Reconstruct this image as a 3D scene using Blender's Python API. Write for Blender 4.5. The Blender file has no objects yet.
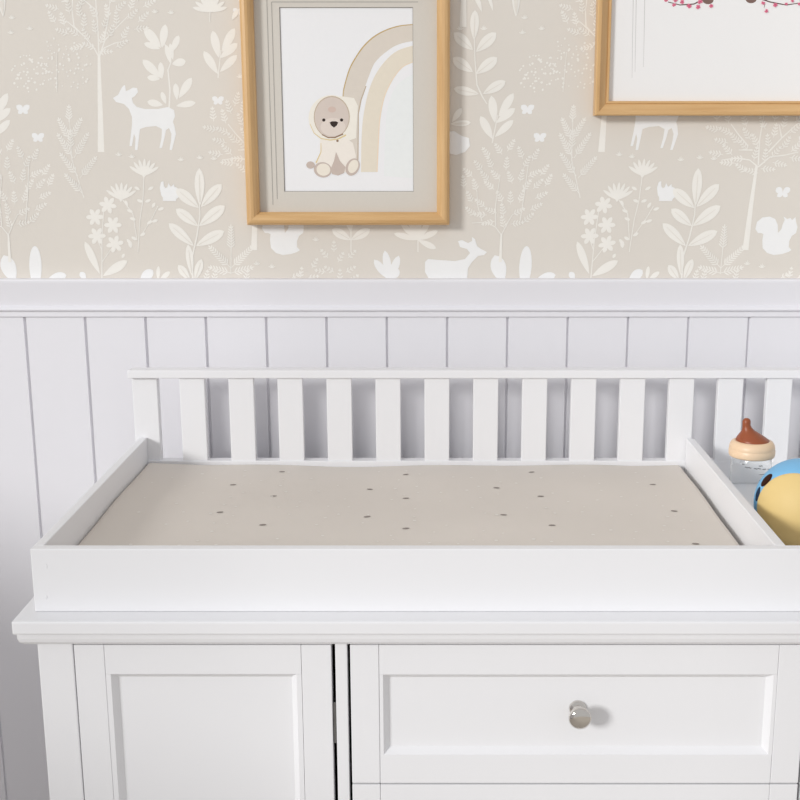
import bpy, bmesh, math, random
from mathutils import Vector, Matrix
random.seed(7)
S = bpy.context.scene
C = S.collection
PI = math.pi

# ------------------------------------------------------------------ camera numbers
H = 1.39                      # camera height above the floor
F = 1172.0                    # focal length in pixels of an 800 px frame
PX, PY = 435.0, 400.0
PITCH = math.atan(0.2253)
sP, cP = math.sin(PITCH), math.cos(PITCH)
WALL = 1.84                   # distance of the back wall

def at(px, py, Y):
    """the point of the plane at distance Y that the photo shows at (px, py)"""
    u = (px - PX) / F; v = (PY - py) / F
    t = Y / (cP + v * sP)
    return Vector((u * t, Y, H + (v * cP - sP) * t))

def srgb(r, g, b):
    def f(c):
        c /= 255.0
        return c / 12.92 if c <= 0.04045 else ((c + 0.055) / 1.055) ** 2.4
    return (f(r), f(g), f(b), 1.0)

# ------------------------------------------------------------------ materials
def mat(name, col, rough=0.5, metal=0.0, noise=None, bump=None, spec=0.5):
    m = bpy.data.materials.new(name); m.use_nodes = True
    nt = m.node_tree; b = nt.nodes['Principled BSDF']
    b.inputs['Base Color'].default_value = col
    b.inputs['Roughness'].default_value = rough
    b.inputs['Metallic'].default_value = metal
    b.inputs['Specular IOR Level'].default_value = spec
    tc = nt.nodes.new('ShaderNodeTexCoord')
    if noise:
        sc, amt = noise
        n = nt.nodes.new('ShaderNodeTexNoise'); n.inputs['Scale'].default_value = sc
        n.inputs['Detail'].default_value = 4
        nt.links.new(tc.outputs['Object'], n.inputs['Vector'])
        mx = nt.nodes.new('ShaderNodeMix'); mx.data_type = 'RGBA'
        mx.inputs['A'].default_value = tuple(c * (1 - amt) for c in col[:3]) + (1,)
        mx.inputs['B'].default_value = tuple(min(1, c * (1 + amt)) for c in col[:3]) + (1,)
        nt.links.new(n.outputs['Fac'], mx.inputs['Factor'])
        nt.links.new(mx.outputs['Result'], b.inputs['Base Color'])
    if bump:
        sc, st, dist = bump
        n2 = nt.nodes.new('ShaderNodeTexNoise'); n2.inputs['Scale'].default_value = sc
        n2.inputs['Detail'].default_value = 3
        nt.links.new(tc.outputs['Object'], n2.inputs['Vector'])
        bp = nt.nodes.new('ShaderNodeBump'); bp.inputs['Strength'].default_value = st
        bp.inputs['Distance'].default_value = dist
        nt.links.new(n2.outputs['Fac'], bp.inputs['Height'])
        nt.links.new(bp.outputs['Normal'], b.inputs['Normal'])
    return m

def wood_mat(name, light, dark, scale, rot=(0, 0, 0), rough=0.45):
    m = bpy.data.materials.new(name); m.use_nodes = True
    nt = m.node_tree; b = nt.nodes['Principled BSDF']
    b.inputs['Roughness'].default_value = rough
    tc = nt.nodes.new('ShaderNodeTexCoord')
    mp = nt.nodes.new('ShaderNodeMapping'); mp.inputs['Scale'].default_value = scale
    mp.inputs['Rotation'].default_value = rot
    n = nt.nodes.new('ShaderNodeTexNoise'); n.inputs['Scale'].default_value = 6
    n.inputs['Detail'].default_value = 6; n.inputs['Roughness'].default_value = 0.6
    r = nt.nodes.new('ShaderNodeValToRGB')
    r.color_ramp.elements[0].position = 0.3; r.color_ramp.elements[0].color = dark
    r.color_ramp.elements[1].position = 0.7; r.color_ramp.elements[1].color = light
    nt.links.new(tc.outputs['Object'], mp.inputs['Vector'])
    nt.links.new(mp.outputs['Vector'], n.inputs['Vector'])
    nt.links.new(n.outputs['Fac'], r.inputs['Fac'])
    nt.links.new(r.outputs['Color'], b.inputs['Base Color'])
    return m

M = {}
M['paint'] = mat('white_furniture_paint', srgb(238, 238, 240), 0.42, noise=(3, .012), bump=(60, .04, .0004))
M['panel'] = mat('white_wall_paint', srgb(232, 231, 235), 0.5, noise=(2, .012), bump=(50, .05, .0005))
M['paper'] = mat('beige_wallpaper', srgb(222, 216, 207), 0.8, noise=(5, .03), bump=(220, .1, .0003), spec=.2)
M['motif'] = mat('wallpaper_ivory_print', srgb(240, 237, 230), 0.8, noise=(70, .02), spec=.2)
M['motif_white'] = mat('wallpaper_white_print', srgb(240, 240, 239), 0.8, noise=(70, .02), spec=.2)
M['vein'] = mat('wallpaper_vein_print', srgb(229, 224, 215), 0.8, spec=.2)
M['oak'] = wood_mat('light_oak', srgb(222, 184, 132), srgb(201, 159, 106), (1, 14, 14), rough=.4)
M['oak_up'] = wood_mat('light_oak_upright', srgb(222, 184, 132), srgb(201, 159, 106), (14, 14, 1), rough=.4)
M['mat_grey'] = mat('warm_grey_mat_board', srgb(214, 209, 200), 0.85, noise=(300, .02), spec=.2)
M['mat_white'] = mat('white_mat_board', srgb(240, 239, 238), 0.8, noise=(300, .01), spec=.2)
M['print_paper'] = mat('white_art_paper', srgb(241, 241, 242), 0.75, noise=(200, .01), spec=.2)
M['thin_line'] = mat('grey_thin_line', srgb(168, 164, 158), 0.8, spec=.2)  # thin grey lines on the grey mat and the edge of its opening
M['chrome'] = mat('polished_chrome', (.68, .65, .61, 1), 0.07, 1.0, noise=(20, .02))
M['steel'] = mat('brushed_steel', (.26, .26, .26, 1), 0.4, 1.0, noise=(90, .05))
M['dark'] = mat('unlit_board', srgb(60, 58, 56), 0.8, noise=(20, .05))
M['cover'] = mat('beige_cotton_cover', srgb(221, 214, 206), 0.9, noise=(14, .02), bump=(900, .25, .0006), spec=.15)
M['fleck'] = mat('grey_brown_fleck', srgb(150, 141, 135), 0.9, noise=(200, .08), spec=.15)
M['speck'] = mat('pale_fleck', srgb(236, 232, 226), 0.9, noise=(200, .02), spec=.15)
M['silicone'] = mat('amber_brown_silicone', srgb(150, 78, 44), 0.38, noise=(30, .05))
b = M['silicone'].node_tree.nodes['Principled BSDF']
b.inputs['Subsurface Weight'].default_value = 0.15; b.inputs['Subsurface Radius'].default_value = (.01, .004, .002)
M['collar'] = mat('peach_beige_plastic', srgb(236, 206, 172), 0.4, noise=(60, .02))
M['ink'] = mat('grey_ink', srgb(110, 112, 112), 0.7, noise=(90, .03))
M['blue'] = mat('sky_blue_toy', srgb(122, 184, 226), 0.55, noise=(25, .03), bump=(400, .06, .0004))
M['yellow'] = mat('pale_yellow_toy', srgb(226, 198, 134), 0.6, noise=(25, .03), bump=(400, .06, .0004))
M['eye'] = mat('dark_brown_eye', srgb(52, 22, 10), 0.7, noise=(40, .04), spec=.15)
M['navy'] = mat('dark_blue_eye', srgb(34, 52, 76), 0.7, noise=(40, .04), spec=.15)
M['floor'] = wood_mat('oak_floorboards', srgb(226, 219, 209), srgb(208, 199, 187), (1, 9, 1), rough=.4)
# thin clear glass
g = bpy.data.materials.new('clear_glass'); g.use_nodes = True
nt = g.node_tree; b = nt.nodes['Principled BSDF']
b.inputs['Base Color'].default_value = (.97, .98, .98, 1); b.inputs['Roughness'].default_value = 0.02
b.inputs['IOR'].default_value = 1.3; b.inputs['Transmission Weight'].default_value = 1.0
n = nt.nodes.new('ShaderNodeTexNoise'); n.inputs['Scale'].default_value = 8
bp = nt.nodes.new('ShaderNodeBump'); bp.inputs['Strength'].default_value = .02; bp.inputs['Distance'].default_value = .0005
nt.links.new(n.outputs['Fac'], bp.inputs['Height']); nt.links.new(bp.outputs['Normal'], b.inputs['Normal'])
M['glass'] = g

# ------------------------------------------------------------------ object helpers
def link(name, bm, mats, parent=None, smooth=False):
    me = bpy.data.meshes.new(name); bm.normal_update(); bm.to_mesh(me); bm.free()
    if not isinstance(mats, (list, tuple)): mats = [mats]
    for m in mats: me.materials.append(m)
    if smooth:
        for p in me.polygons: p.use_smooth = True
    o = bpy.data.objects.new(name, me); C.objects.link(o)
    if parent:
        o.parent = parent
        o.matrix_parent_inverse = Matrix.Translation(-parent.location)
    return o

def tag(o, label, cat, group=None):
    o['label'] = label; o['category'] = cat
    if group: o['group'] = group
    return o

def thing(name, label, cat, loc, group=None):
    o = bpy.data.objects.new(name, None); C.objects.link(o); o.location = loc
    o.empty_display_size = .05
    return tag(o, label, cat, group)

def struct(name, bm, mats, smooth=False):
    o = link(name, bm, mats, None, smooth); o['kind'] = 'structure'
    return o

def box(bm, x0, x1, y0, y1, z0, z1, bev=0.0, seg=2, mi=0):
    t = bmesh.new()
    vs = [t.verts.new((x, y, z)) for x in (x0, x1) for y in (y0, y1) for z in (z0, z1)]
    for f in ((0, 1, 3, 2), (4, 6, 7, 5), (0, 4, 5, 1), (2, 3, 7, 6), (0, 2, 6, 4), (1, 5, 7, 3)):
        t.faces.new([vs[i] for i in f])
    bmesh.ops.recalc_face_normals(t, faces=t.faces)
    if bev: bmesh.ops.bevel(t, geom=list(t.edges), offset=bev, segments=seg, affect='EDGES', profile=.5)
    merge(bm, t, mi)

def merge(bm, t, mi=None):
    mp = {}
    for v in t.verts: mp[v] = bm.verts.new(v.co)
    for f in t.faces:
        try:
            nf = bm.faces.new([mp[v] for v in f.verts])
            nf.material_index = f.material_index if mi is None else mi
            nf.smooth = f.smooth
        except ValueError: pass
    t.free()

def lathe(bm, prof, seg=40, mi=0, fn=None):
    """prof: list of (r, h) about z; fn maps the point to its place"""
    fn = fn or (lambda p: p)
    rings = []
    for r, h in prof:
        if r < 1e-6: rings.append([bm.verts.new(fn(Vector((0, 0, h))))])
        else: rings.append([bm.verts.new(fn(Vector((r * math.cos(2*PI*i/seg), r * math.sin(2*PI*i/seg), h)))) for i in range(seg)])
    for a, b2 in zip(rings, rings[1:]):
        for i in range(seg):
            j = (i + 1) % seg
            if len(a) == 1 and len(b2) == 1: continue
            if len(a) == 1: f = bm.faces.new((a[0], b2[j], b2[i]))
            elif len(b2) == 1: f = bm.faces.new((a[i], a[j], b2[0]))
            else: f = bm.faces.new((a[i], a[j], b2[j], b2[i]))
            f.material_index = mi; f.smooth = True

def extrude_profile_x(bm, prof, x0, x1, mi=0):
    """prof: closed polygon of (y, z)"""
    a = [bm.verts.new((x0, y, z)) for y, z in prof]; b2 = [bm.verts.new((x1, y, z)) for y, z in prof]
    n = len(prof)
    for i in range(n):
        bm.faces.new((a[i], a[(i+1) % n], b2[(i+1) % n], b2[i])).material_index = mi
    bm.faces.new(a); bm.faces.new(b2[::-1])
    bmesh.ops.recalc_face_normals(bm, faces=bm.faces)

# ------------------------------------------------------------------ the wall paper
POLY = []   # (points in photo pixels, tone)
def poly(pts, tone=1): POLY.append((pts, tone))
def line(pts, w0, w1=None, tone=1):
    w1 = w0 if w1 is None else w1
    n = len(pts); L, R = [], []
    for i, (x, y) in enumerate(pts):
        a = pts[max(0, i-1)]; b2 = pts[min(n-1, i+1)]
        dx, dy = b2[0]-a[0], b2[1]-a[1]; d = math.hypot(dx, dy) or 1
        w = (w0 + (w1-w0) * i / (n-1)) / 2
        L.append((x - dy/d*w, y + dx/d*w)); R.append((x + dy/d*w, y - dx/d*w))
    for i in range(n-1): poly([L[i], L[i+1], R[i+1], R[i]], tone)
def leaf(x, y, L, W, ang, tone=1, vein=False, tip=.55):
    a = math.radians(ang); ux, uy = math.cos(a), -math.sin(a); vx, vy = -uy, ux
    pts = []
    N = 10 if L > 8 else 6
    for s in (1, -1):
        rng = range(N+1) if s == 1 else range(N-1, 0, -1)
        for i in rng:
            q = i / N
            w = W/2 * (math.sin(PI * q ** (1.3 if L > 8 else 1)) ** .62) * s if 0 < q < 1 else 0
            pts.append((x + ux*L*q + vx*w, y + uy*L*q + vy*w))
    poly(pts, tone)
    if vein: line([(x + ux*L*.1, y+uy*L*.1), (x+ux*L*.82, y+uy*L*.82)], .9, .4, 3)
def dot(x, y, r, tone=1, n=7):
    poly([(x + r*math.cos(2*PI*i/n), y + r*math.sin(2*PI*i/n)) for i in range(n)], tone)
def ell(x, y, rx, ry, ang=0, tone=1, n=16):
    a = math.radians(ang); c, s = math.cos(a), math.sin(a)
    poly([(x + rx*math.cos(t)*c - ry*math.sin(t)*s, y - rx*math.cos(t)*s - ry*math.sin(t)*c)
          for t in (2*PI*i/n for i in range(n))], tone)
def fern(x, y, ang, L, n, ll, lw=1.5, sw=.8, spread=50, tone=1, taper=.5):
    a = math.radians(ang); ux, uy = math.cos(a), -math.sin(a)
    line([(x, y), (x+ux*L, y+uy*L)], sw, sw*.6, tone)
    n = max(2, round(L / 3.1)); lw = min(lw, 1.3)
    for i in range(n):
        q = .18 + .8 * i / max(1, n-1); l = ll * (1 - taper*q)
        for s in (1, -1): leaf(x+ux*L*q, y+uy*L*q, l, lw, ang + s*spread, tone)
    leaf(x+ux*L, y+uy*L, ll*.6, lw, ang, tone)
def tuft(x, y, s=3, tone=1):
    for a in (150, 115, 90, 62, 30): leaf(x, y, s * (1.2 if a == 90 else 1), 1.0, a, tone)
def star(x, y, r, tone=1, k=6, rot=0):
    for i in range(k): leaf(x, y, r, r*.5, rot + 360*i/k, tone, tip=.8)
    dot(x, y, r*.3, tone)
def bfly(x, y, s, tone=2):
    for a, k in ((145, 1), (35, 1), (215, .75), (-35, .75)): leaf(x, y, s*k, s*.75*k, a, tone, tip=.85)

rd = random.Random(3)
def crown(cx, cy, rx, ry, root, k, gap, L=11, ll=5, inner=.04):
    got = []
    for _ in range(4000):
        if len(got) >= k: break
        t = rd.random()*2*PI; q = math.sqrt(rd.uniform(inner, 1)); x = cx + rx*q*math.cos(t); y = cy + ry*q*math.sin(t)
        if all((x-a)**2 + (y-b2)**2 > gap*gap for a, b2 in got):
            got.append((x, y))
            a = math.degrees(math.atan2(-(y-root[1]), x-root[0])) + rd.uniform(-35, 35); w = math.radians(a)
            fern(x - math.cos(w)*L/2, y + math.sin(w)*L/2, a, L, 4, ll, 1.3, .7)
# tall tree with bare trunk (crown runs out of the top of the photo)
line([(101, 152), (100.5, 120), (99.5, 85), (99, 56)], 6.5, 2.6)
for pts in ([(99, 57), (104, 48), (115, 43), (130, 40)], [(99, 57), (94, 48), (84, 36), (74, 26)],
            [(99, 57), (105, 40), (118, 26), (128, 16)], [(99, 57), (98, 30), (96, 5), (95, -20)], [(84, 36), (68, 22), (58, 20)],
            [(104, 40), (108, 20), (110, 0)], [(96, 10), (84, 0), (78, -16)], [(74, 26), (72, 10), (73, -8)]):
    line(pts, 1.3, .7)
crown(99, 0, 54, 52, (99, 52), 52, 10.5, 12, 5.2)
# round bushes of dots
for cx, cy, r, n in ((31, 73, 19, 60), (68, 66, 24, 64), (52, 44, 9, 8)):
    for i in range(n):
        q = r * math.sqrt(rd.random()); t = rd.random() * 2 * PI
        dot(cx + q*math.cos(t)*1.05, cy + q*math.sin(t), rd.uniform(.7, 1.35))
line([(57, 52), (57, 92)], .6, .8)
# tufts of grass
for x, y in ((12, 19), (30, 30), (11, 34), (155, 13), (171, 14), (119, 156), (132, 158), (181, 161), (200, 159), (214, 160),
             (257, 265), (272, 268), (316, 241), (436, 18), (447, 32), (460, 30), (240, 78), (-28, 30)): tuft(x, y, 4.2)
for x, y, s in ((23, 110, 8), (38, 138, 7.5), (218, 101, 7), (286, 193, 8.5), (238, 12, 6)): bfly(x, y, s)
# sprigs of five leaves
for bx, by in ((218, 78), (-9, 143)):
    line([(bx, by), (bx+1, by-10), (bx+3, by-28)], 1.2, .8)
    for dx, dy, l, w, a in ((0, -4, 27, 8, 122), (2, -6, 24, 7.5, 45), (2, -20, 23, 8, 40), (1, -20, 28, 8.5, 103), (4, -26, 27, 8.5, 62)):
        leaf(bx+dx, by+dy, l, w, a)
# branching plant behind the deer
line([(169, 112), (170, 90), (168, 70), (171, 62), (164, 42)], 1.6, 1)
for x, y, l, w, a in ((161, 48, 26, 9.5, 130), (162, 48, 24, 8, 82), (160, 49, 17, 6, 160), (171, 64, 20, 5.5, 105), (173, 60, 17, 4.5, 100),
                      (172, 52, 18, 6.5, 68), (172, 64, 14, 8, 12), (161, 78, 26, 8.5, 135), (162, 79, 17, 6, 95), (160, 79, 13, 6, 172),
                      (177, 100, 17, 6, 95), (179, 98, 24, 8, 58), (176, 106, 20, 6.5, 10), (163, 105, 16, 7, 168), (166, 104, 13, 5, 110)):
    leaf(x, y, l, w, a, tip=.75)
# the deer walking left
poly([(113, 98), (118, 95), (121, 89), (123, 86), (125, 85), (126, 91), (129, 90), (133, 87.5), (137, 88), (138, 92), (135, 96), (132, 98),
      (133, 103), (137, 107), (145, 109), (158, 109), (168, 107), (174, 110), (175, 116), (173, 122), (174.5, 126), (176, 134), (174, 142),
      (172, 150), (169.5, 150), (171, 141), (171.5, 134), (169, 128), (166, 130), (164.5, 138), (162, 148), (159.5, 148), (161.5, 138),
      (162, 129), (156, 126), (146, 127), (140, 129), (139, 138), (137.5, 150), (135, 150), (135.5, 138), (134, 134), (132, 146),
      (129.5, 146), (131, 134), (132, 124), (132, 117), (129, 109), (124, 104), (116, 102)], 2)
# tall fern
line([(84, 198), (72, 160), (69, 112)], .9, .6)
for x, y, a, l in ((69, 122, 90, 14), (70, 140, 118, 22), (70, 140, 62, 22), (73, 158, 122, 26), (74, 158, 60, 26),
                   (78, 176, 128, 26), (80, 178, 52, 24), (83, 194, 132, 24), (71, 150, 92, 18)):
    fern(x, y, a, l, 7, 6.5, 1.5, .7, 42)
# small tree with a round leafy crown
line([(10, 262), (9, 245), (8.5, 234)], 3, 1.8)
for pts in ([(8.5, 235), (2, 227), (-8, 222), (-22, 223)], [(8.5, 235), (14, 222), (18, 214)], [(26, 220), (28, 190), (29, 165)],
            [(-12, 221), (-18, 205), (-20, 190)], [(2, 226), (0, 205), (2, 175)]): line(pts, 1.1, .7)
crown(9, 186, 44, 40, (9, 226), 46, 10.5)
# broad leaves on the rail
leaf(15, 283, 30, 15, 112, 2); ell(35.5, 266, 20, 6.2, 92, 2, 24); leaf(48, 279, 19, 9, 12, 2); leaf(86, 279, 9, 6, 130, 2)
# star flowers
line([(102, 279), (102, 240), (104, 205)], 1.1, .8); line([(102, 262), (114, 245)], .9, .7); line([(102, 250), (96, 236)], .9, .7)
for x, y in ((95, 217), (108, 205), (113, 225), (97, 236), (115, 244)): star(x, y, 9, 1, 6, rd.uniform(0, 50))
leaf(100, 274, 36, 7.5, 115); leaf(103, 276, 29, 9, 32)
# thistles
for x, y, s in ((121, 200, 1), (144, 176, .98)):
    for a in (146, 126, 107, 88, 69, 50, 32): leaf(x, y, 18*s, 3.2, a, 1)
    leaf(x, y + 2, 9*s, 5, 90, 1)
line([(144, 176), (143, 200), (140, 220), (138, 252)], 1, .8); line([(123, 200), (133, 214), (137, 240)], 1, .8)
line([(158, 206), (152, 218), (141, 236)], .8, .7)
for x, y, a in ((140, 190, 150), (148, 190, 30), (143, 202, 160), (145, 202, 20), (133, 212, 160), (128, 206, 120), (152, 208, 60), (158, 210, 20),
                (152, 222, 20), (147, 224, 30), (136, 220, 160), (140, 236, 30), (137, 240, 150), (131, 244, 130)): leaf(x, y, 6.5, 3, a)
# little crested bird
ell(171, 193.5, 9.5, 7, 8, 2, 22); poly([(161.5, 196), (159.8, 188), (161, 182), (163.5, 181), (164, 186), (167, 190)], 2); poly([(167, 189), (168.5, 183), (171, 187), (174, 184), (175, 189)], 2); poly([(163, 196), (163, 201), (176, 201), (177, 197)], 2)
# broad leaved plant
line([(193, 280), (192, 258), (197, 236), (200, 215), (199, 190)], 1.8, 1)
for x, y, l, w, a in ((200, 206, 38, 10, 91), (199, 208, 30, 11, 140), (201, 207, 31, 11, 48), (198, 226, 28, 10, 142), (199, 226, 33, 12, 38),
                      (194, 246, 34, 10, 138), (196, 246, 32, 11, 28), (192, 276, 32, 7.5, 97), (190, 280, 19, 8, 128), (195, 280, 22, 8, 72)):
    leaf(x, y, l, w, a, 1, True, .65)
# herringbone fern
line([(231, 274), (231.5, 228)], .9, .7)
for x, y, a, l in ((231, 252, 90, 24), (231, 268, 135, 28), (231, 268, 45, 28), (231, 273, 165, 20), (231, 273, 15, 20)):
    fern(x, y, a, l, 7, 7, 1.6, .7, 45)
for x in (206, 214, 246): fern(x, 280, 80, 8, 3, 5, 1.4, .7)
# stubs at the rail
leaf(140, 281, 17, 10, 40, 2); leaf(158, 280, 14, 4, 88); leaf(160, 280, 13, 5, 40); leaf(120, 262, 0.1, .1, 0)
leaf(122, 258, 5, 3, 60); leaf(131, 248, 8, 4, 100)
# low tree with wide crown
line([(254, 250), (255.5, 205), (257.5, 166)], 6, 2.6)
for pts in ([(259, 167), (250, 160), (236, 158), (222, 160)], [(259, 167), (270, 157), (285, 155), (298, 152)], [(259, 165), (258, 140), (260, 115)],
            [(247, 146), (236, 134), (228, 124)], [(268, 152), (280, 138), (294, 124), (306, 120)], [(280, 138), (276, 124)],
            [(252, 150), (238, 150)]): line(pts, 1.5, .9)
crown(260, 132, 52, 40, (260, 170), 46, 10.5, 12, 5.4)
# squirrel
poly([(262, 229), (263, 222), (268, 217.5), (275, 216.5), (281, 219), (284, 225), (285, 233), (288, 229), (289, 224), (290.5, 220), (289, 216.5),
      (293, 219), (296, 218), (298, 220), (301, 217), (302, 222), (304, 227), (303, 233), (299, 236), (297, 241), (297, 247), (300, 250),
      (297, 252), (291, 254), (283, 255), (276, 253), (271, 248), (270, 240), (270.5, 234), (268, 233), (265, 233)], 2)
# plants under the bear picture
line([(351, 252), (351, 226)], 1); leaf(351, 240, 22, 9, 150, 1, True); leaf(351, 240, 22, 9, 30, 1, True); leaf(351, 232, 16, 7, 100)
line([(418, 252), (418, 236)], 1)
for a, l in ((165, 25), (135, 24), (112, 24), (88, 24), (60, 24), (25, 22), (-25, 20)): leaf(418, 240, l, 6, a, 1, tip=.8)
for a, l in ((128, 26), (100, 30), (70, 26), (50, 14)): leaf(390, 280, l, 8, a, 2, tip=.8)
for x, y, a in ((292, 278, 30), (300, 278, 80), (312, 268, 60), (308, 278, 10), (328, 258, 130), (338, 262, 60), (334, 272, 150), (346, 272, 30),
                (340, 280, 90), (350, 282, 40), (326, 272, 170), (334, 252, 90), (348, 258, 45)): fern(x, y, a, 9, 4, 4.6, 1.5, .7)
# second deer facing right, cut by the rail
poly([(425, 262), (428, 259), (440, 260), (455, 261), (465, 259), (470, 253), (467, 249), (460, 247), (458, 241), (462, 240), (468, 243),
      (472, 241), (472, 237), (475, 239), (477, 246), (481, 249), (487, 252), (484, 255), (478, 256), (472, 262), (468, 268), (467, 285), (430, 285), (425, 272)], 2)
# tall stem with paired leaves right of the bear picture
line([(482, 96), (477, 85), (475, 60), (474, 30)], 1.5, 1); line([(482, 96), (487, 104)], 1.4, 1)
for x, y, l, w, a in ((474, 40, 30, 9, 88), (473, 50, 26, 11, 138), (476, 52, 28, 11, 44), (473, 72, 25, 11, 145), (476, 74, 27, 11, 38),
                      (479, 94, 26, 9, 168), (483, 94, 26, 10, 30)): leaf(x, y, l, w, a, 1, True, .7)
line([(463, 27), (463.5, 0), (463, -30)], 7, 4); leaf(482, 12, 24, 5, 110); leaf(493, 11, 24, 4, 105)
leaf(516, 17, 32, 8, 90); leaf(516, 14, 26, 4.5, 90, 3)
leaf(452, 122, 17, 6, 55); leaf(450, 124, 21, 6, 4); leaf(453, 124, 15, 2.5, 4, 3)
poly([(447, 132), (454, 131), (462, 136), (469, 138), (470, 146), (465, 152), (456, 155), (447, 153)], 2)
# fan above the sprig
line([(210, 22), (210, 0)], 1)
for a in (165, 145, 122, 105, 90, 75, 58, 35, 15): leaf(210, 12, 18, 4, a)
leaf(232, 20, 12, 5, 60)

bm = bmesh.new()
RAIL_TOP = at(400, 278, WALL).z
box(bm, -3.2, 3.4, WALL, WALL + .12, 0, 2.75)
PER = 496 / F * WALL / (cP + .1706 * sP)
for k in (-2, -1, 0, 1, 2):
    for n_, (pts, tone) in enumerate(POLY):
        vs = []
        for x, y in pts:
            p = at(x, y, WALL)
            vs.append((p.x + k * PER, WALL - .00005 - (n_ % 251) * .0000018 - (.0003 if tone == 3 else 0), max(p.z, RAIL_TOP - .004)))
        if len({tuple(round(c, 6) for c in v) for v in vs}) < 3 or max(v[2] for v in vs) <= RAIL_TOP - .003: continue
        a = sum(vs[i][0]*vs[(i+1) % len(vs)][2] - vs[(i+1) % len(vs)][0]*vs[i][2] for i in range(len(vs)))
        if a < 0: vs = vs[::-1]
        f = bm.faces.new([bm.verts.new(v) for v in vs]); f.material_index = tone
struct('wall_back', bm, [M['paper'], M['motif'], M['motif_white'], M['vein']])

# ------------------------------------------------------------------ panelling, chair rail, skirting, floor
PAN = .010        # thickness of the boards
g0 = at(24.3, 316, WALL - PAN).x; pitch = 60.42 / F * (WALL - PAN) / (cP + .0717 * sP)
prof = []
yf = WALL - PAN
k0 = -26
for k in range(k0, 42):
    x = g0 + k * pitch
    prof += [(x - .0022, yf), (x - .0012, yf + .004), (x + .0012, yf + .004), (x + .0022, yf)]
bm = bmesh.new()
lo = [bm.verts.new((x, y, .0)) for x, y in prof]; hi = [bm.verts.new((x, y, RAIL_TOP - .02)) for x, y in prof]
for i in range(len(prof) - 1): bm.faces.new((lo[i], lo[i+1], hi[i+1], hi[i]))
b0 = [bm.verts.new((prof[0][0], WALL - .001, z)) for z in (0, RAIL_TOP - .02)]; b1 = [bm.verts.new((prof[-1][0], WALL - .001, z)) for z in (0, RAIL_TOP - .02)]
bm.faces.new((b0[0], lo[0], hi[0], b0[1])); bm.faces.new((lo[-1], b1[0], b1[1], hi[-1])); bm.faces.new((b1[0], b0[0], b0[1], b1[1]))
struct('trim_1', bm, M['panel'])
z0, z1 = at(400, 317, WALL - .012).z, RAIL_TOP
def zz(py, d): return at(400, py, WALL - d).z
bm = bmesh.new()
R = [(WALL, z1), (WALL - .0165, z1), (WALL - .0178, z1 - .0008), (WALL - .0184, z1 - .0024), (WALL - .0184, z1 - .0048)]
zb = zz(306, .0155)
R += [(WALL - .0120, zb), (WALL - .0135, zb - .001)]
zc = zz(312.5, .018)
for i in range(7):
    t = PI * i / 6; R.append((WALL - .0135 - .005 * math.sin(t), zb - .001 - (zb - .001 - zc) * i / 6))
R += [(WALL - .0135, zc - .0005), (WALL - .0135, z0 + .001), (WALL - .0125, z0), (WALL, z0)]
extrude_profile_x(bm, R, -3.2, 3.4)
struct('trim_2', bm, M['panel'])
bm = bmesh.new()
extrude_profile_x(bm, [(WALL - .002, 0), (WALL - .026, 0), (WALL - .026, .10), (WALL - .02, .112), (WALL - .014, .118), (WALL - .002, .118)], -3.2, 3.4)
struct('baseboard_back', bm, M['panel'])
bm = bmesh.new(); box(bm, -3.2, 3.4, -2.4, WALL + .12, -.08, -.0005)
struct('floor', bm, M['floor'])

# left wall with its wide window, outside the photo on the left: the daylight comes in over its sill
LX, SILL = -1.7, 1.12
bm = bmesh.new()
box(bm, LX - .12, LX, -1.9, WALL + .12, 0, SILL); box(bm, LX - .12, LX, -1.9, -1.4, SILL, 2.75); box(bm, LX - .12, LX, 1.4, WALL + .12, SILL, 2.75)
struct('wall_left', bm, M['panel'])
bm = bmesh.new()
box(bm, LX - .13, LX + .03, -1.45, 1.45, SILL, SILL + .03, .003)
for y0 in (-1.4, -.04, 1.36): box(bm, LX - .09, LX - .04, y0, y0 + .04, SILL + .03, 2.75, .003)
struct('window_1', bm, M['panel'])

# ------------------------------------------------------------------ dresser
BX0, BX1 = -.451, .778                       # body
CX = (BX0 + BX1) / 2
YF = 1.235; YB = 1.775
ZT = .865                                    # top of the dresser
ZM = H - .5604                               # underside of the moulding
ZD = H - .563                                # top of door and drawers
dresser = thing('dresser', 'wide white dresser with a panelled door and drawers standing against the panelled wall', 'dresser', (CX, (YF+YB)/2, 0))
P = M['paint']
# top board
bm = bmesh.new(); box(bm, -.4695, 2*CX + .4695, 1.212, YB + .004, H - .5405, ZT, .0018)
link('top', bm, P, dresser)
# cove moulding under the top: front and both ends, mitred
prof = [(.0185, H-.5404), (.0185, H-.5420), (.0120, H-.5425), (.0120, H-.5500), (.0108, H-.5545), (.0075, H-.5582), (.003, H-.5602), (-.002, H-.5606), (-.012, H-.5606), (-.012, H-.5404)]
bm = bmesh.new()
wd = lambda o: o * 1.45 if 0 < o < .0125 else o
path = lambda o, z: [(BX0 - wd(o), YB, z), (BX0 - wd(o), YF - o, z), (BX1 + wd(o), YF - o, z), (BX1 + wd(o), YB, z)]
rows = [[bm.verts.new(c) for c in path(o, z)] for o, z in prof]
for a, b2 in zip(rows, rows[1:] + rows[:1]):
    for i in range(3): bm.faces.new((a[i], a[i+1], b2[i+1], b2[i]))
bm.faces.new([r[0] for r in rows]); bm.faces.new([r[3] for r in rows])
bmesh.ops.recalc_face_normals(bm, faces=bm.faces)
link('moulding', bm, P, dresser)
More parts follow.
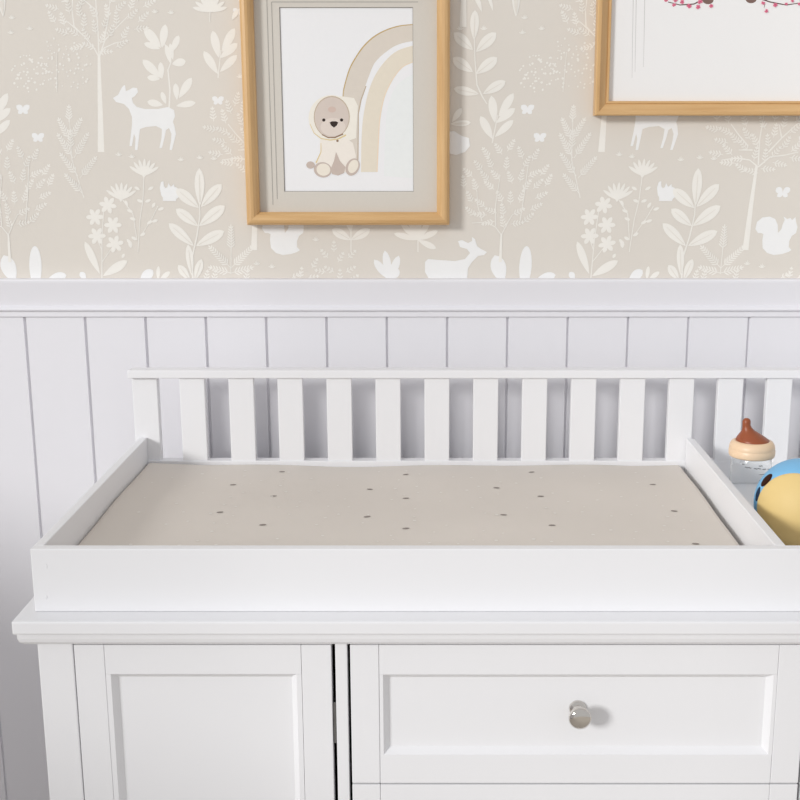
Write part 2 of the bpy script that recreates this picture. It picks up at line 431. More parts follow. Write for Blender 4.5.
# carcass: sides, back, bottom, corner stiles, centre stiles
DL, DR = -.4098, -.1179                      # left door
SL, SR = -.1134, -.0998                      # stile between door and drawers
WL = -.0964; WR = 2*CX - WL                  # drawers
ZP = .115
bm = bmesh.new()
def sym(x0, x1, *a, **k):
    box(bm, x0, x1, *a, **k); box(bm, 2*CX - x1, 2*CX - x0, *a, **k)
sym(BX0, DL - .0012, YF, YF + .022, .0, H - .5405, bev=.0012)
sym(BX0, BX0 + .02, YF + .02, YB, .07, H - .5405)
sym(SL, SR, YF, YF + .022, ZP, H - .5405, bev=.0008)
sym(SL + .001, SR - .001, YF + .022, YB - .02, ZP, H - .5405, mi=1)
sym(BX0, BX0 + .045, YB - .045, YB, 0, .09, bev=.0012)
box(bm, BX0 + .02, BX1 - .02, YB - .012, YB, .07, H - .5405, mi=1)
box(bm, BX0 + .02, BX1 - .02, YF + .02, YB - .012, ZP - .02, ZP - .002, mi=1)
box(bm, DL - .0012, 2*CX - DL + .0012, YF + .002, YF + .02, .07, ZP - .002, bev=.001)
box(bm, DL - .0012, 2*CX - DL + .0012, YF + .024, YF + .05, H - .575, H - .5405, mi=1)
link('carcass', bm, [P, M['dark']], dresser)

def front(name, x0, x1, z0, z1, sw=.0325, lip=.0045, rw=.0365, bevel=.0065, dep=.008):
    """a framed, recessed front: stiles, rails, lip, mitred bevel and panel"""
    bm = bmesh.new(); th = .02; g = .00035
    box(bm, x0, x0 + sw, YF, YF + th, z0, z1, .0008); box(bm, x1 - sw, x1, YF, YF + th, z0, z1, .0008)
    xa, xb = x0 + sw + g, x1 - sw - g
    box(bm, xa, xb, YF, YF + th, z1 - rw, z1, .0005); box(bm, xa, xb, YF, YF + th, z0, z0 + rw, .0005)
    box(bm, xa, x0 + sw + lip, YF + .0001, YF + th, z0 + rw, z1 - rw); box(bm, x1 - sw - lip, xb, YF + .0001, YF + th, z0 + rw, z1 - rw)
    o = (x0 + sw + lip, x1 - sw - lip, z0 + rw, z1 - rw); i = (o[0] + bevel, o[1] - bevel, o[2] + bevel, o[3] - bevel)
    O = [bm.verts.new((x, YF + .0003, z)) for x, z in ((o[0], o[2]), (o[1], o[2]), (o[1], o[3]), (o[0], o[3]))]
    I = [bm.verts.new((x, YF + dep, z)) for x, z in ((i[0], i[2]), (i[1], i[2]), (i[1], i[3]), (i[0], i[3]))]
    for k in range(4): bm.faces.new((O[k], O[(k+1) % 4], I[(k+1) % 4], I[k]))
    bm.faces.new(I)
    box(bm, x0 + .004, x1 - .004, YF + th - .004, YF + th + .004, z0 + .004, z1 - .004)
    return link(name, bm, P, dresser)
d1 = front('door', DL, DR, ZP, ZD, sw=.034, lip=.006, rw=.036)
bm = bmesh.new()
zh0, zh1 = at(333, 745, YF).z, at(333, 704, YF).z
box(bm, DR + .0006, SL - .0006, YF + .004, YF + .022, zh0, zh1, .0004)
h = link('hinge', bm, M['steel'], d1); h['label'] = 'grey metal hinge in the dark gap'
d2 = front('door', 2*CX - DR, 2*CX - DL, ZP, ZD, sw=.034, lip=.006, rw=.036)

KNOB = [(0, 0), (.0088, 0), (.0088, .0022), (.0078, .0036), (.0058, .0048), (.0048, .008), (.0047, .012), (.0056, .0155), (.0088, .0190), (.0112, .0222),
        (.0117, .0250), (.0108, .0275), (.0075, .0292), (.0035, .0299), (0, .030)]
KNOB = [(a * 1.12, b2) for a, b2 in KNOB]
zt = ZD
N = 4; step = (ZD - ZP) / N
step = .1752
for k in range(N):
    top_, bot = ZD - k*step, ZD - (k+1)*step + .002
    dr = front('drawer', WL, WR, bot, top_)
    bm = bmesh.new()
    zc = (top_ + bot) / 2 + (at(577, 708, YF + .008).z - (ZD + ZD - step + .002) / 2)
    lathe(bm, KNOB, 40, fn=lambda p: Vector((at(577.5, 708, YF + .008).x + p.x, YF + .008 - p.z, zc + p.y)))
    bmesh.ops.recalc_face_normals(bm, faces=bm.faces)
    kn = link('knob', bm, M['chrome'], dr, True); kn['label'] = 'round polished chrome knob'
    # drawer box
    # (closed behind the front: sides and bottom)
    bm = bmesh.new()
    box(bm, WL + .012, WL + .024, YF + .024, YB - .03, bot + .01, top_ - .03); box(bm, WR - .024, WR - .012, YF + .024, YB - .03, bot + .01, top_ - .03)
    box(bm, WL + .024, WR - .024, YF + .024, YB - .03, bot + .01, bot + .016)
    link('drawer_box', bm, M['dark'], dr)

# ------------------------------------------------------------------ changing tray on the dresser
TX0, TX1 = -.4523, 2*CX + .4523
YT0, YT1 = 1.240, 1.733
ZTT = H - .45
ZS = H - .486
tray = thing('changing_tray', 'white changing tray with slatted back rail sitting on the dresser top', 'changing tray', (CX, 1.49, ZT))
bm = bmesh.new(); box(bm, TX0 + .004, TX1 - .004, YT0 + .004, YT1 + .008, ZT + .0002, ZT + .0042); link('base_board', bm, P, tray)
bm = bmesh.new(); box(bm, TX0, TX1, YT0, YT0 + .013, ZT + .0002, ZTT, .0012, 3); fp = link('front_panel', bm, P, tray)
for py in (566, 597):
    p = at(46.5, py, YT0)
    bm = bmesh.new(); lathe(bm, [(0, 0), (.0017, 0), (.0013, .0003), (0, .0004)], 16, fn=lambda q: Vector((p.x + q.x*.6, YT0 - q.z, p.z + q.y*1.6)))
    bmesh.ops.recalc_face_normals(bm, faces=bm.faces)
    link('screw_cap', bm, P, fp, True)
bm = bmesh.new(); box(bm, TX0, TX0 + .0115, YT0 + .0132, YT1 + .004, ZT + .0002, ZTT, .0012, 3); link('side_panel', bm, P, tray)
bm = bmesh.new(); box(bm, TX1 - .0115, TX1, YT0 + .0132, YT1 + .004, ZT + .0002, ZTT, .0012, 3); link('side_panel', bm, P, tray)
bm = bmesh.new(); box(bm, .3832, .3955, YT0 + .0132, YT1 - .002, ZT + .0044, ZTT, .0012, 3); link('divider', bm, P, tray)
bm = bmesh.new(); box(bm, TX0 + .0117, TX1 - .0117, YT1 - .001, YT1 + .018, ZT + .0044, ZS, .001); link('bottom_rail', bm, P, tray)
ZR1, ZR0 = H - .344, H - .3565
bm = bmesh.new(); box(bm, -.4630, 2*CX + .463, YT1 - .004, YT1 + .022, ZR0, ZR1, .0015, 3); link('top_rail', bm, P, tray)
for x0 in (-.459, 2*CX + .421):
    bm = bmesh.new(); box(bm, x0, x0 + .038, YT1 + .0042, YT1 + .020, ZT + .0044, ZR0 + .0005, .001); link('post', bm, P, tray)
x = -.3865
while x + .0378 < 2*CX + .421 - .02:
    bm = bmesh.new(); box(bm, x, x + .0378, YT1 + .001, YT1 + .014, ZS - .0005, ZR0 + .0005, .001); link('slat', bm, P, tray)
    x += .0741

# ------------------------------------------------------------------ changing pad
px0, px1, py0, py1 = TX0 + .0119, .3765, YT0 + .0165, YT1 - .004
pz0, pz1 = ZT + .0046, H - .4905
def pad_h(x, y):
    """height of the padded top"""
    e = min(x - px0, px1 - x, y - py0, py1 - y)
    r = .009
    q = 0 if e >= r else r - math.sqrt(max(0, r*r - (r - e)**2))
    u = (x - px0) / (px1 - px0); v = (y - py0) / (py1 - py0)
    z = pz1 + .004 * (1 - (2*v - 1)**2) * .6 - q
    z += .0016 * math.sin(u * 9 + 1.2) * (.4 + .6*v) + .0011 * math.sin(u * 21 + v * 3) * v + .0007 * math.sin(v * 13 + u * 5)
    if u < .12: z += .003 * (1 - u / .12) * v
    if u > .9: z += .004 * (u - .9) / .1 * v
    return z
bm = bmesh.new()
def axis(a, b2, n):
    e = [0, .0004, .0012, .0026, .0045, .007, .010, .013]
    return [a + t for t in e] + [a + .013 + (b2 - a - .026) * i / n for i in range(1, n)] + [b2 - t for t in e[::-1]]
xs, ys = axis(px0, px1, 60), axis(py0, py1, 34)
G = [[bm.verts.new((x, y, pad_h(x, y))) for y in ys] for x in xs]
for i in range(len(xs)-1):
    for j in range(len(ys)-1):
        f = bm.faces.new((G[i][j], G[i+1][j], G[i+1][j+1], G[i][j+1])); f.smooth = True
rim = [G[i][0] for i in range(len(xs))] + [G[-1][j] for j in range(1, len(ys))] + [G[i][-1] for i in range(len(xs)-2, -1, -1)] + [G[0][j] for j in range(len(ys)-2, 0, -1)]
low = [bm.verts.new((v.co.x, v.co.y, pz0)) for v in rim]
for i in range(len(rim)): bm.faces.new((rim[i], low[i], low[(i+1) % len(rim)], rim[(i+1) % len(rim)]))
bm.faces.new(low)
bmesh.ops.recalc_face_normals(bm, faces=bm.faces)
def fleck(x, y, a, b2, rot, mi, n=12):
    vs = []
    for i in range(n):
        t = 2*PI*i/n; ex, ey = a*math.cos(t), b2*math.sin(t)
        X, Y = x + ex*math.cos(rot) - ey*math.sin(rot), y + ex*math.sin(rot) + ey*math.cos(rot)
        vs.append(bm.verts.new((X, Y, pad_h(X, Y) + .0005)))
    bm.faces.new(vs).material_index = mi
def on_pad(px, py):
    v = (PY - py) / F; z = pz1
    for _ in range(4):
        t = (z - H) / (v*cP - sP); X = (px - PX)/F*t; Y = (cP + v*sP)*t; z = pad_h(X, Y)
    return X, Y
FL = [(80 + a/2.222, 440 + b2/2.222) for a, b2 in ((367, 54), (449, 71), (340, 100), (430, 125), (311, 161), (406, 189), (724, 77), (644, 110), (724, 130), (638, 171), (724, 197))]
FL += [(420 + a/2.105, 440 + b2/2.105) for a, b2 in ((235, 68), (161, 101), (254, 119), (176, 158), (278, 180), (490, 94), (535, 150), (580, 219), (455, 48))]
rp = random.Random(5)
for a, b2 in FL:
    X, Y = on_pad(a, b2)
    if px0 + .015 < X < px1 - .015 and py0 + .015 < Y < py1 - .013: fleck(X, Y, .0046, .0028, rp.uniform(-.35, .35), 1)
for i in range(22):
    for j in range(12):
        X = px0 + .03 + (px1 - px0 - .06) * (i + rp.uniform(.1, .9)) / 22; Y = py0 + .03 + (py1 - py0 - .06) * (j + rp.uniform(.1, .9)) / 12
        if rp.random() < .55:
            s = rp.uniform(.0014, .0026); fleck(X, Y, s, s, 0, 2, 6)
pad = link('changing_pad', bm, [M['cover'], M['fleck'], M['speck']])
tag(pad, 'beige speckled changing pad lying flat in the white tray', 'changing pad')

# ------------------------------------------------------------------ pictures
def frame_bars(name, parent, x0, x1, z0, z1, prof, mats):
    """prof: list of (inset from outer edge, distance in front of the wall)"""
    bm = bmesh.new()
    rows = []
    for o, d in prof:
        rows.append([bm.verts.new((x, WALL - d, z)) for x, z in ((x0+o, z0+o), (x1-o, z0+o), (x1-o, z1-o), (x0+o, z1-o))])
    for a, b2 in zip(rows, rows[1:] + rows[:1]):
        for i in range(4):
            f = bm.faces.new((a[i], a[(i+1) % 4], b2[(i+1) % 4], b2[i])); f.material_index = i % 2
    bmesh.ops.recalc_face_normals(bm, faces=bm.faces)
    return link(name, bm, mats, parent)

class Art:
    """flat printed picture: every colour is its own layer of ink on the sheet"""
    def __init__(s, Y): s.bm = bmesh.new(); s.Y = Y; s.mats = []; s.n = 0
    def mi(s, name, col):
        for i, m in enumerate(s.mats):
            if m.name == name: return i
        m = bpy.data.materials.get(name) or mat(name, col, .8, noise=(120, .03), spec=.2)
        s.mats.append(m); return len(s.mats) - 1
    def poly(s, pts, name, col, px=True):
        s.n += 1; y = s.Y - .00002 * s.n
        vs = []
        for q in pts:
            p = at(q[0], q[1], s.Y) if px else Vector((q[0], 0, q[1]))
            vs.append((p.x, y, p.z))
        if sum(vs[i][0]*vs[(i+1) % len(vs)][2] - vs[(i+1) % len(vs)][0]*vs[i][2] for i in range(len(vs))) < 0: vs = vs[::-1]
        s.bm.faces.new([s.bm.verts.new(v) for v in vs]).material_index = s.mi(name, col)
    def ell(s, x, y, rx, ry, name, col, ang=0, n=28):
        a = math.radians(ang); c, sn = math.cos(a), math.sin(a)
        s.poly([(x + rx*math.cos(t)*c - ry*math.sin(t)*sn, y - rx*math.cos(t)*sn - ry*math.sin(t)*c) for t in (2*PI*i/n for i in range(n))], name, col)
    def band(s, out, inn, name, col): s.poly(out + inn[::-1], name, col)
    def stroke(s, pts, w0, w1, name, col):
        n = len(pts); L, R = [], []
        for i, (x, y) in enumerate(pts):
            a = pts[max(0, i-1)]; b2 = pts[min(n-1, i+1)]; dx, dy = b2[0]-a[0], b2[1]-a[1]; d = math.hypot(dx, dy) or 1
            w = (w0 + (w1-w0)*i/(n-1))/2; L.append((x - dy/d*w, y + dx/d*w)); R.append((x + dy/d*w, y - dx/d*w))
        s.poly(L + R[::-1], name, col)

# --- the bear picture
FD = .027
A = at(246.3, 225.5, WALL - FD); B = at(449.6, 225.5, WALL - FD)
ZTOP = at(300, -29, WALL - FD).z
pf = thing('picture_frame', 'light oak picture frame with grey mat showing a small bear beside a rainbow arch', 'picture', ((A.x+B.x)/2, WALL, A.z))
bw = .0195
frame_bars('frame', pf, A.x, B.x, A.z, ZTOP,
           [(0, .001), (0, .019), (.0012, .0232), (.004, .0258), (.008, .027), (.012, .0262), (.0155, .0235), (.0178, .0195), (bw, .0175), (bw, .001)],
           [M['oak'], M['oak_up']])
YM = WALL - .008
YA = WALL - .006
o = [at(285, 191, YA), at(413.3, 191, YA)]; zt_ = at(300, 8, YA).z
x0, x1, z0_, z1_ = o[0].x, o[1].x, o[0].z, zt_
bm = bmesh.new()
fx0, fx1, fz0, fz1 = A.x + bw - .003, B.x - bw + .003, A.z + bw - .003, ZTOP - bw + .003
ring = [[(fx0, fz0), (fx1, fz0), (fx1, fz1), (fx0, fz1)], [(x0-.001, z0_-.001), (x1+.001, z0_-.001), (x1+.001, z1_+.001), (x0-.001, z1_+.001)]]
Vo = [bm.verts.new((x, YM, z)) for x, z in ring[0]]; Vi = [bm.verts.new((x, YM, z)) for x, z in ring[1]]
Vb = [bm.verts.new((x, YA - .0004, z)) for x, z in ((x0, z0_), (x1, z0_), (x1, z1_), (x0, z1_))]
Vk = [bm.verts.new((x, YA - .0004, z)) for x, z in ring[0]]
for i in range(4):
    j = (i+1) % 4
    bm.faces.new((Vo[i], Vo[j], Vi[j], Vi[i])); f = bm.faces.new((Vi[i], Vi[j], Vb[j], Vb[i])); f.material_index = 2
    bm.faces.new((Vo[j], Vo[i], Vk[i], Vk[j]))
def thin_line(x0, z0, x1, z1, w, mi=1, Y=None):
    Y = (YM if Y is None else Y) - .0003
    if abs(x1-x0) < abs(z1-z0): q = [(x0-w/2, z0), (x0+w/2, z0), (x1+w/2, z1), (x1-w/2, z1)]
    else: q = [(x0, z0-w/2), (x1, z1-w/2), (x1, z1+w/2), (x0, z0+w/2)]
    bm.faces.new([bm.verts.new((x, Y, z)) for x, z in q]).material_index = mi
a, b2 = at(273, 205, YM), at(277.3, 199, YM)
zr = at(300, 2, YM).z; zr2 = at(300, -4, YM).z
thin_line(a.x, a.z, a.x, zr2, .0009); thin_line(b2.x, b2.z, b2.x, zr, .0009)
thin_line(b2.x, zr, at(418, 2, YM).x, zr, .0009); thin_line(a.x, zr2, at(424, -4, YM).x, zr2, .0009)
bmesh.ops.recalc_face_normals(bm, faces=[f for f in bm.faces if f.material_index != 1])
link('mat', bm, [M['mat_grey'], M['thin_line'], M['thin_line']], pf)
ar = Art(YA)
ar.mats.append(M['print_paper'])
ar.poly([(fx0, fz0), (fx1, fz0), (fx1, fz1), (fx0, fz1)], 'white_art_paper', None, False)
BE1, BE2 = srgb(222, 213, 201), srgb(232, 223, 206)
def smooth(p, k=5):
    out = []
    for i in range(len(p) - 1):
        a, b2, c, d = p[max(0, i-1)], p[i], p[i+1], p[min(len(p)-1, i+2)]
        for j in range(k):
            t = j / k
            out.append(tuple(.5*(2*b2[q] + (c[q]-a[q])*t + (2*a[q]-5*b2[q]+4*c[q]-d[q])*t*t + (3*b2[q]-a[q]-3*c[q]+d[q])*t**3) for q in (0, 1)))
    return out + [p[-1]]
o1 = smooth([(342.5, 98), (343.5, 88), (349, 69), (356, 56), (364, 45), (374, 36), (386, 29.5), (399, 25.5), (413.2, 24)])
i1 = smooth([(358, 112), (361, 100), (365, 87), (373, 66), (379, 58), (386, 52), (394, 46.5), (403, 43), (413.2, 41)])
ar.band(o1, i1, 'ink_beige', BE1)
ar.band(o1, [(x + .9, y + .9) for x, y in o1], 'ink_gold', srgb(196, 170, 120))
ar.band([(345, 98), (357.5, 112)], [(351, 170), (357, 170)], 'ink_beige', BE1)
ar.stroke([(366, 86), (361, 100), (358.3, 114), (357.8, 168)], 1.0, 1.2, 'ink_taupe', srgb(196, 178, 156))
o2 = smooth([(361, 172), (361.5, 140), (363.5, 115), (369, 90), (377, 72), (388, 58), (399, 50), (413.2, 45.5)])
i2 = smooth([(377, 172), (378.5, 140), (380, 118), (384, 98), (390, 84), (397, 73), (404, 66), (413.2, 62)])
ar.band(o2, i2, 'ink_cream', BE2)
ar.stroke(i2, 1.1, .8, 'ink_peach', srgb(240, 220, 196))
o3 = smooth([(384, 176), (385, 140), (387, 112), (392, 94), (400, 82), (413.2, 74)])
ar.poly(o3 + [(413.2, 178)], 'ink_mint', srgb(238, 241, 240))
CR = srgb(243, 238, 227)
ar.ell(331.5, 118, 23, 23, 'ink_hood', CR); ar.poly([(340, 96), (354, 98), (358, 106), (356, 138), (345, 142)], 'ink_hood', CR)
ar.stroke([(310, 124), (314, 133), (321, 138.5), (330, 140), (338, 139), (346, 135)], .6, 1.6, 'ink_straw', srgb(226, 206, 160))
ar.poly([(320, 139), (330, 141), (346, 138), (353, 143), (356, 156), (354, 172), (320, 173), (316, 165), (320, 155)], 'ink_coat', srgb(243, 236, 226))
ar.stroke([(321, 143), (321, 152), (316, 163)], .6, 1.3, 'ink_straw', srgb(226, 206, 160))
GR = srgb(203, 188, 178)
ar.ell(331.8, 117, 18, 21, 'ink_taupe', srgb(196, 178, 156)); ar.ell(331.8, 117.2, 17.2, 20.2, 'ink_fur', srgb(217, 204, 194))
ar.ell(333, 127, 12.5, 9, 'ink_fur_pale', srgb(228, 216, 206))
ar.stroke([(322, 134.5), (328, 137.5), (335, 137.5), (343, 134)], 1, 1.4, 'ink_brown', srgb(150, 124, 100))
ar.ell(323.8, 120, 1.6, 1.6, 'ink_dark', srgb(60, 50, 46)); ar.ell(341.6, 120, 1.6, 1.6, 'ink_dark', srgb(60, 50, 46))
ar.poly([(329.6, 122.4), (332, 121.3), (336, 121.3), (338.3, 122.4), (336.8, 125.5), (334, 127.6), (331.2, 125.5)], 'ink_dark', srgb(60, 50, 46))
ar.ell(332, 109.5, 4, 3, 'ink_rose', srgb(214, 192, 180))
ar.ell(337.5, 140.8, 1.2, 1.2, 'ink_brown', srgb(150, 124, 100))
ar.poly([(336, 152), (340, 161), (345.5, 167), (344, 173), (338, 175.5), (332, 174), (331, 168), (334, 161)], 'ink_grey', GR)
ar.ell(310.5, 165, 4.2, 3.6, 'ink_grey', GR)
ar.ell(322.8, 169.8, 9, 7.6, 'ink_grey', GR, -10); ar.ell(323.4, 169.6, 6.9, 6.1, 'ink_sole', srgb(240, 232, 218), -10)
ar.ell(352.6, 167, 6.6, 9, 'ink_grey', GR, -25); ar.ell(353.2, 166.4, 4.7, 7, 'ink_sole', srgb(240, 232, 218), -25)
link('print', ar.bm, ar.mats, pf)

# --- the blossom picture
FD2 = .024
A = at(595, 115.5, WALL - FD2); X1 = A.x + .50; ZTOP = A.z + .36
pf2 = thing('picture_frame', 'thin light oak picture frame around pink blossom branches on white', 'picture', ((A.x+X1)/2, WALL, A.z))
frame_bars('frame', pf2, A.x, X1, A.z, ZTOP,
           [(0, .001), (0, .0225), (.0015, .024), (.006, .024), (.0075, .0225), (.0175, .0135), (.0182, .0150), (.0208, .0150), (.0215, .0140), (.0215, .001)],
           [M['oak'], M['oak_up']])
bw = .0215; YM2 = WALL - .007
ar = Art(YM2); ar.mats.append(M['mat_white'])
ar.poly([(A.x + bw - .001, A.z + bw - .001), (X1 - bw + .001, A.z + bw - .001), (X1 - bw + .001, ZTOP - bw + .001), (A.x + bw - .001, ZTOP - bw + .001)], 'white_mat_board', None, False)
for xa, ya in ((632, 78), (635, 72), (643.5, 67)):
    ar.stroke([(xa, ya), (xa + .9, 20), (xa + 1.8, -40)], .35, .9, 'pale_thin_line', srgb(205, 203, 201))  # thin pale grey lines down the left of the white sheet
BR = srgb(96, 74, 66); PK = srgb(222, 120, 146); PL = srgb(240, 186, 198)
ar.stroke([(668, 2), (680, 5), (694, 4), (706, -2), (722, -14)], .8, 1.6, 'ink_bark', BR)
ar.stroke([(800, 3), (786, 5), (770, 2), (756, -3), (740, -14)], .8, 1.6, 'ink_bark', BR)
ar.stroke([(765, 4), (764, 8)], .5, .4, 'ink_bark', BR)
for x, y in ((708, 0), (751, -1)):
    ar.ell(x, y, 5.5, 4.2, 'ink_feather', srgb(128, 104, 96)); ar.ell(x, y - 6, 4, 4, 'ink_feather', srgb(128, 104, 96))
rb = random.Random(11)
for x, y in ((666, 0), (674, 5), (682, 2), (689, 6), (698, 7), (700, 2), (675, 0), (711, 6), (763, 3), (775, 5), (786, 4), (792, 1), (799, 4), (766, 11), (764, -2), (779, -3), (688, -4), (672, -5), (806, 0), (815, -4), (655, -8), (740, -20), (722, -22)):
    r = rb.uniform(1.0, 1.9)
    for k in range(5):
        t = 2*PI*k/5 + rb.random(); ar.ell(x + r*.8*math.cos(t), y + r*.8*math.sin(t), r*.7, r*.6, rb.choice(('ink_pink', 'ink_pink', 'ink_pale_pink')), PK, n=8)
    ar.ell(x, y, r*.35, r*.35, 'ink_crimson', srgb(170, 50, 84), n=8)
m = bpy.data.materials.get('ink_pale_pink')
if m: m.node_tree.nodes['Principled BSDF'].inputs['Base Color'].default_value = PL
link('print', ar.bm, ar.mats, pf2)

# ------------------------------------------------------------------ baby bottle
BXc, BYc, BZ = .4296, 1.535, ZT + .0046
bot = thing('baby_bottle', 'clear glass baby bottle with beige collar and brown teat standing in the tray', 'baby bottle', (BXc, BYc, BZ))
pl = lambda q: Vector((BXc + q.x, BYc + q.y, BZ + q.z))
bm = bmesh.new()
outer = [(0, 0), (.021, 0), (.0255, .002), (.0275, .006), (.0278, .03), (.0275, .075), (.0272, .090), (.0262, .0955), (.0245, .099), (.0235, .110)]
inner = [(.0226, .110), (.0236, .0985), (.0254, .0945), (.0264, .089), (.0270, .075), (.0273, .03), (.0268, .007), (.022, .0028), (0, .0022)]
lathe(bm, outer + inner, 48, fn=pl)
bmesh.ops.recalc_face_normals(bm, faces=bm.faces)
body = link('bottle_body', bm, M['glass'], bot, True); body['label'] = 'clear glass body'
bm = bmesh.new()
rows_ = [(0.0870, -PI/2 - .55, .30), (0.0860, -PI/2 - .12, .34), (0.0847, -PI/2 + .30, .22), (0.0837, -PI/2 + .62, .16), (0.0907, -PI/2 - .7, .12), (0.0897, -PI/2 + .1, .2)]
for k in range(9):
    h = .014 + .008 * k; w = .32 if k % 2 == 0 else .18
    a0 = -PI/2 + .15
    q = [(a0, h), (a0 + w, h), (a0 + w, h + .0008), (a0, h + .0008)]
    n = 6
    lo = [bm.verts.new(pl(Vector((.0281*math.cos(a0 + w*i/n), .0281*math.sin(a0 + w*i/n), h)))) for i in range(n+1)]
    hi = [bm.verts.new(pl(Vector((.0281*math.cos(a0 + w*i/n), .0281*math.sin(a0 + w*i/n), h + .0008)))) for i in range(n+1)]
    for i in range(n): bm.faces.new((lo[i], lo[i+1], hi[i+1], hi[i]))
for h, a0, w in rows_:
    lo = [bm.verts.new(pl(Vector((.0279*math.cos(a0 + w*i/6), .0279*math.sin(a0 + w*i/6), h + .0006*math.sin(i*2.1))))) for i in range(7)]
    hi = [bm.verts.new(pl(Vector((.0279*math.cos(a0 + w*i/6), .0279*math.sin(a0 + w*i/6), h + .0012 + .0006*math.sin(i*2.1))))) for i in range(7)]
    for i in range(6): bm.faces.new((lo[i], lo[i+1], hi[i+1], hi[i]))
link('measuring_marks', bm, M['ink'], body)
bm = bmesh.new()
c0 = .0975
prof = [(.0245, c0), (.0296, c0), (.0306, c0 + .002), (.0308, c0 + .0085), (.0300, c0 + .0098), (.0300, c0 + .0105), (.0303, c0 + .0115), (.0296, c0 + .0155), (.0272, c0 + .0195), (.024, c0 + .0212), (.020, c0 + .0212), (.020, c0 + .006), (.0245, c0 + .005)]
lathe(bm, prof + [prof[0]], 56, fn=pl); bmesh.ops.remove_doubles(bm, verts=bm.verts, dist=1e-6)
bmesh.ops.recalc_face_normals(bm, faces=bm.faces)
col = link('collar', bm, M['collar'], bot, True); col['label'] = 'beige screw collar'
bm = bmesh.new()
n0 = c0 + .019
prof = [(.0222, n0), (.0222, n0 + .0030), (.0203, n0 + .0052), (.0172, n0 + .0084), (.0130, n0 + .0120), (.0088, n0 + .0158), (.0063, n0 + .0200), (.0054, n0 + .0240), (.0056, n0 + .0275), (.0050, n0 + .0303), (.0034, n0 + .0323), (.0015, n0 + .0330), (0, n0 + .0332)]
def lean(q):
    h = max(0, q.z - n0) / .033
    return pl(Vector((q.x + .001 - .0105 * min(1, h * 1.5) ** 1.1, q.y, q.z)))
lathe(bm, prof, 48, fn=lean); bmesh.ops.recalc_face_normals(bm, faces=bm.faces)
nip = link('teat', bm, M['silicone'], bot, True); nip['label'] = 'brown silicone teat'

# ------------------------------------------------------------------ round toy
RB = .0588
TC = Vector((.4705, 1.441, ZT + .0045 + RB))
toy = thing('round_toy', 'round blue toy with yellow front and dark oval eye beside the bottle', 'toy', (TC.x, TC.y, ZT + .0045))
# directions given in the frame of a viewer in front of the toy: right, up, towards the viewer
vd = (Vector((0, 0, H)) - TC).normalized(); rt = Vector((0, 0, 1)).cross(vd).normalized(); upv = vd.cross(rt).normalized()
D = lambda a, b2, c: (rt*a + upv*b2 + vd*c).normalized()
def ball(name, R, ax, ang0, ang1, n, m, parent, seg=64, dent=None):
    """part of a sphere between two angles from the axis ax"""
    a = ax.orthogonal().normalized(); b2 = ax.cross(a)
    bm = bmesh.new()
    prof = []
    for i in range(n + 1):
        t = ang0 + (ang1 - ang0) * i / n
        k = 1.0 if dent is None else dent(t)
        prof.append((max(0, R * k * math.sin(t)), R * k * math.cos(t)))
    prof[0] = (0 if ang0 == 0 else prof[0][0], prof[0][1])
    if ang1 >= PI - 1e-6: prof[-1] = (0, prof[-1][1])
    lathe(bm, prof, seg, fn=lambda q: TC + a*q.x + b2*q.y + ax*q.z)
    bmesh.ops.recalc_face_normals(bm, faces=bm.faces)
    return link(name, bm, m, parent, True)
ax = D(-.151, -.30, .95)
ang = math.acos(.53)
bd = ball('body', RB, ax, 0, PI, 48, M['blue'], toy, dent=lambda t: 1 - .03 * min(1, max(0, (ang + .02 - t) / .06)))
bl = ball('face_patch', RB, ax, 0, ang + .02, 40, M['yellow'], toy, dent=lambda t: 1.004 - .028 * max(0, (t - ang + .05) / .07) ** 2)
bl['label'] = 'pale yellow rounded front'
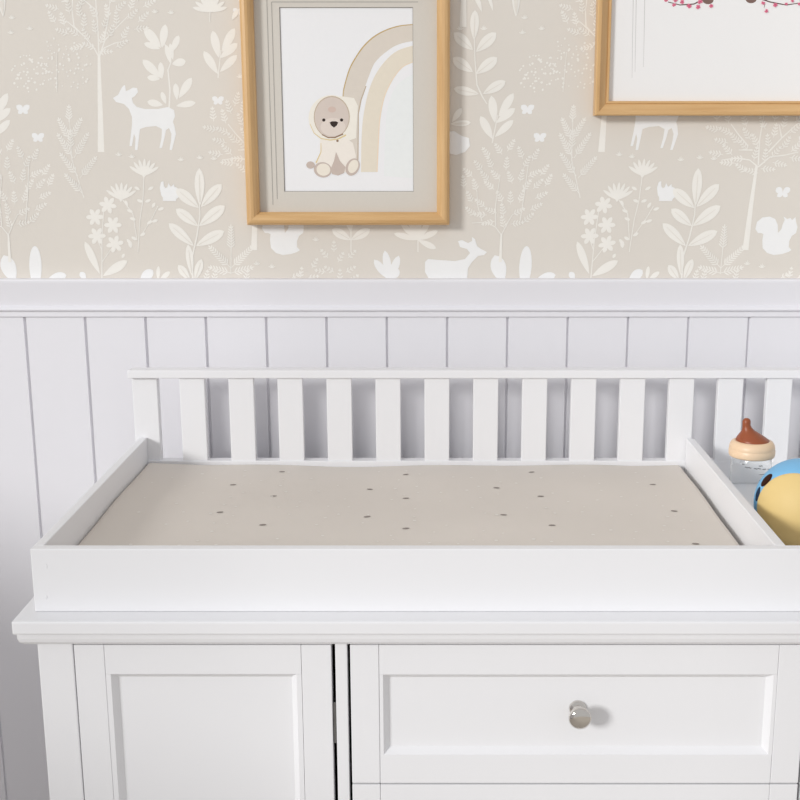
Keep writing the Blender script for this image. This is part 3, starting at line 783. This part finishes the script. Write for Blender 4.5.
def eye(d, rx, ry, rot, m, lab):
    a = (upv - d * upv.dot(d)).normalized(); b2 = d.cross(a)
    c, s = math.cos(rot), math.sin(rot); u = a*c + b2*s; w = b2*c - a*s
    bm = bmesh.new()
    prof = [(math.sin(t), math.cos(t)) for t in (PI/2*i/8 for i in range(9))]; prof[0] = (0, 1)
    def fn(q):
        x, y = q.x*rx, q.y*ry
        base = d*math.sqrt(max(0, RB*RB - x*x - y*y)) + u*x + w*y
        return TC + base * (1 + .012 * q.z)
    lathe(bm, prof, 32, fn=fn); bmesh.ops.recalc_face_normals(bm, faces=bm.faces)
    e = link('eye', bm, m, toy, True); e['label'] = lab
eye(D(-.75, .45, .477), .0104, .0080, -.62, M['eye'], 'dark brown oval eye')
eye(D(-.915, .13, .38), .0098, .006, -.2, M['navy'], 'dark blue oval eye at the side')

# ------------------------------------------------------------------ light
w = bpy.data.worlds.new('daylight'); S.world = w; w.use_nodes = True
nt = w.node_tree; bg = nt.nodes['Background']
tc = nt.nodes.new('ShaderNodeTexCoord'); sep = nt.nodes.new('ShaderNodeSeparateXYZ')
nt.links.new(tc.outputs['Generated'], sep.inputs['Vector'])
rmp = nt.nodes.new('ShaderNodeValToRGB')
mr = nt.nodes.new('ShaderNodeMapRange'); mr.inputs['From Min'].default_value = -1; mr.inputs['From Max'].default_value = 1
nt.links.new(sep.outputs['Z'], mr.inputs['Value']); nt.links.new(mr.outputs['Result'], rmp.inputs['Fac'])
rmp.color_ramp.elements[0].position = .35; rmp.color_ramp.elements[0].color = (.98, .99, 1.0, 1)
rmp.color_ramp.elements[1].position = .62; rmp.color_ramp.elements[1].color = (.98, .98, 1.0, 1)
nt.links.new(rmp.outputs['Color'], bg.inputs['Color']); bg.inputs['Strength'].default_value = .75
sun = bpy.data.lights.new('window_sun', 'SUN'); sun.energy = 2.35; sun.angle = math.radians(12); sun.color = (1, .993, .98)
so = bpy.data.objects.new('window_sun', sun); C.objects.link(so); so.location = (-2, -1, 2.4)
so.rotation_euler = Vector((1, 1, -.45)).to_track_quat('-Z', 'Y').to_euler()

# ------------------------------------------------------------------ camera
cd = bpy.data.cameras.new('camera'); cam = bpy.data.objects.new('camera', cd); C.objects.link(cam)
cd.sensor_width = 36; cd.lens = F / 800 * 36; cd.shift_x = (400 - PX) / 800; cd.clip_start = .01
cam.location = (0, 0, H); cam.rotation_euler = (PI/2 - PITCH, 0, 0)
S.camera = cam
S.view_settings.view_transform = 'Standard'; S.view_settings.look = 'None'
S.view_settings.exposure = -.27; S.view_settings.gamma = 1; S.view_settings.use_curve_mapping = False
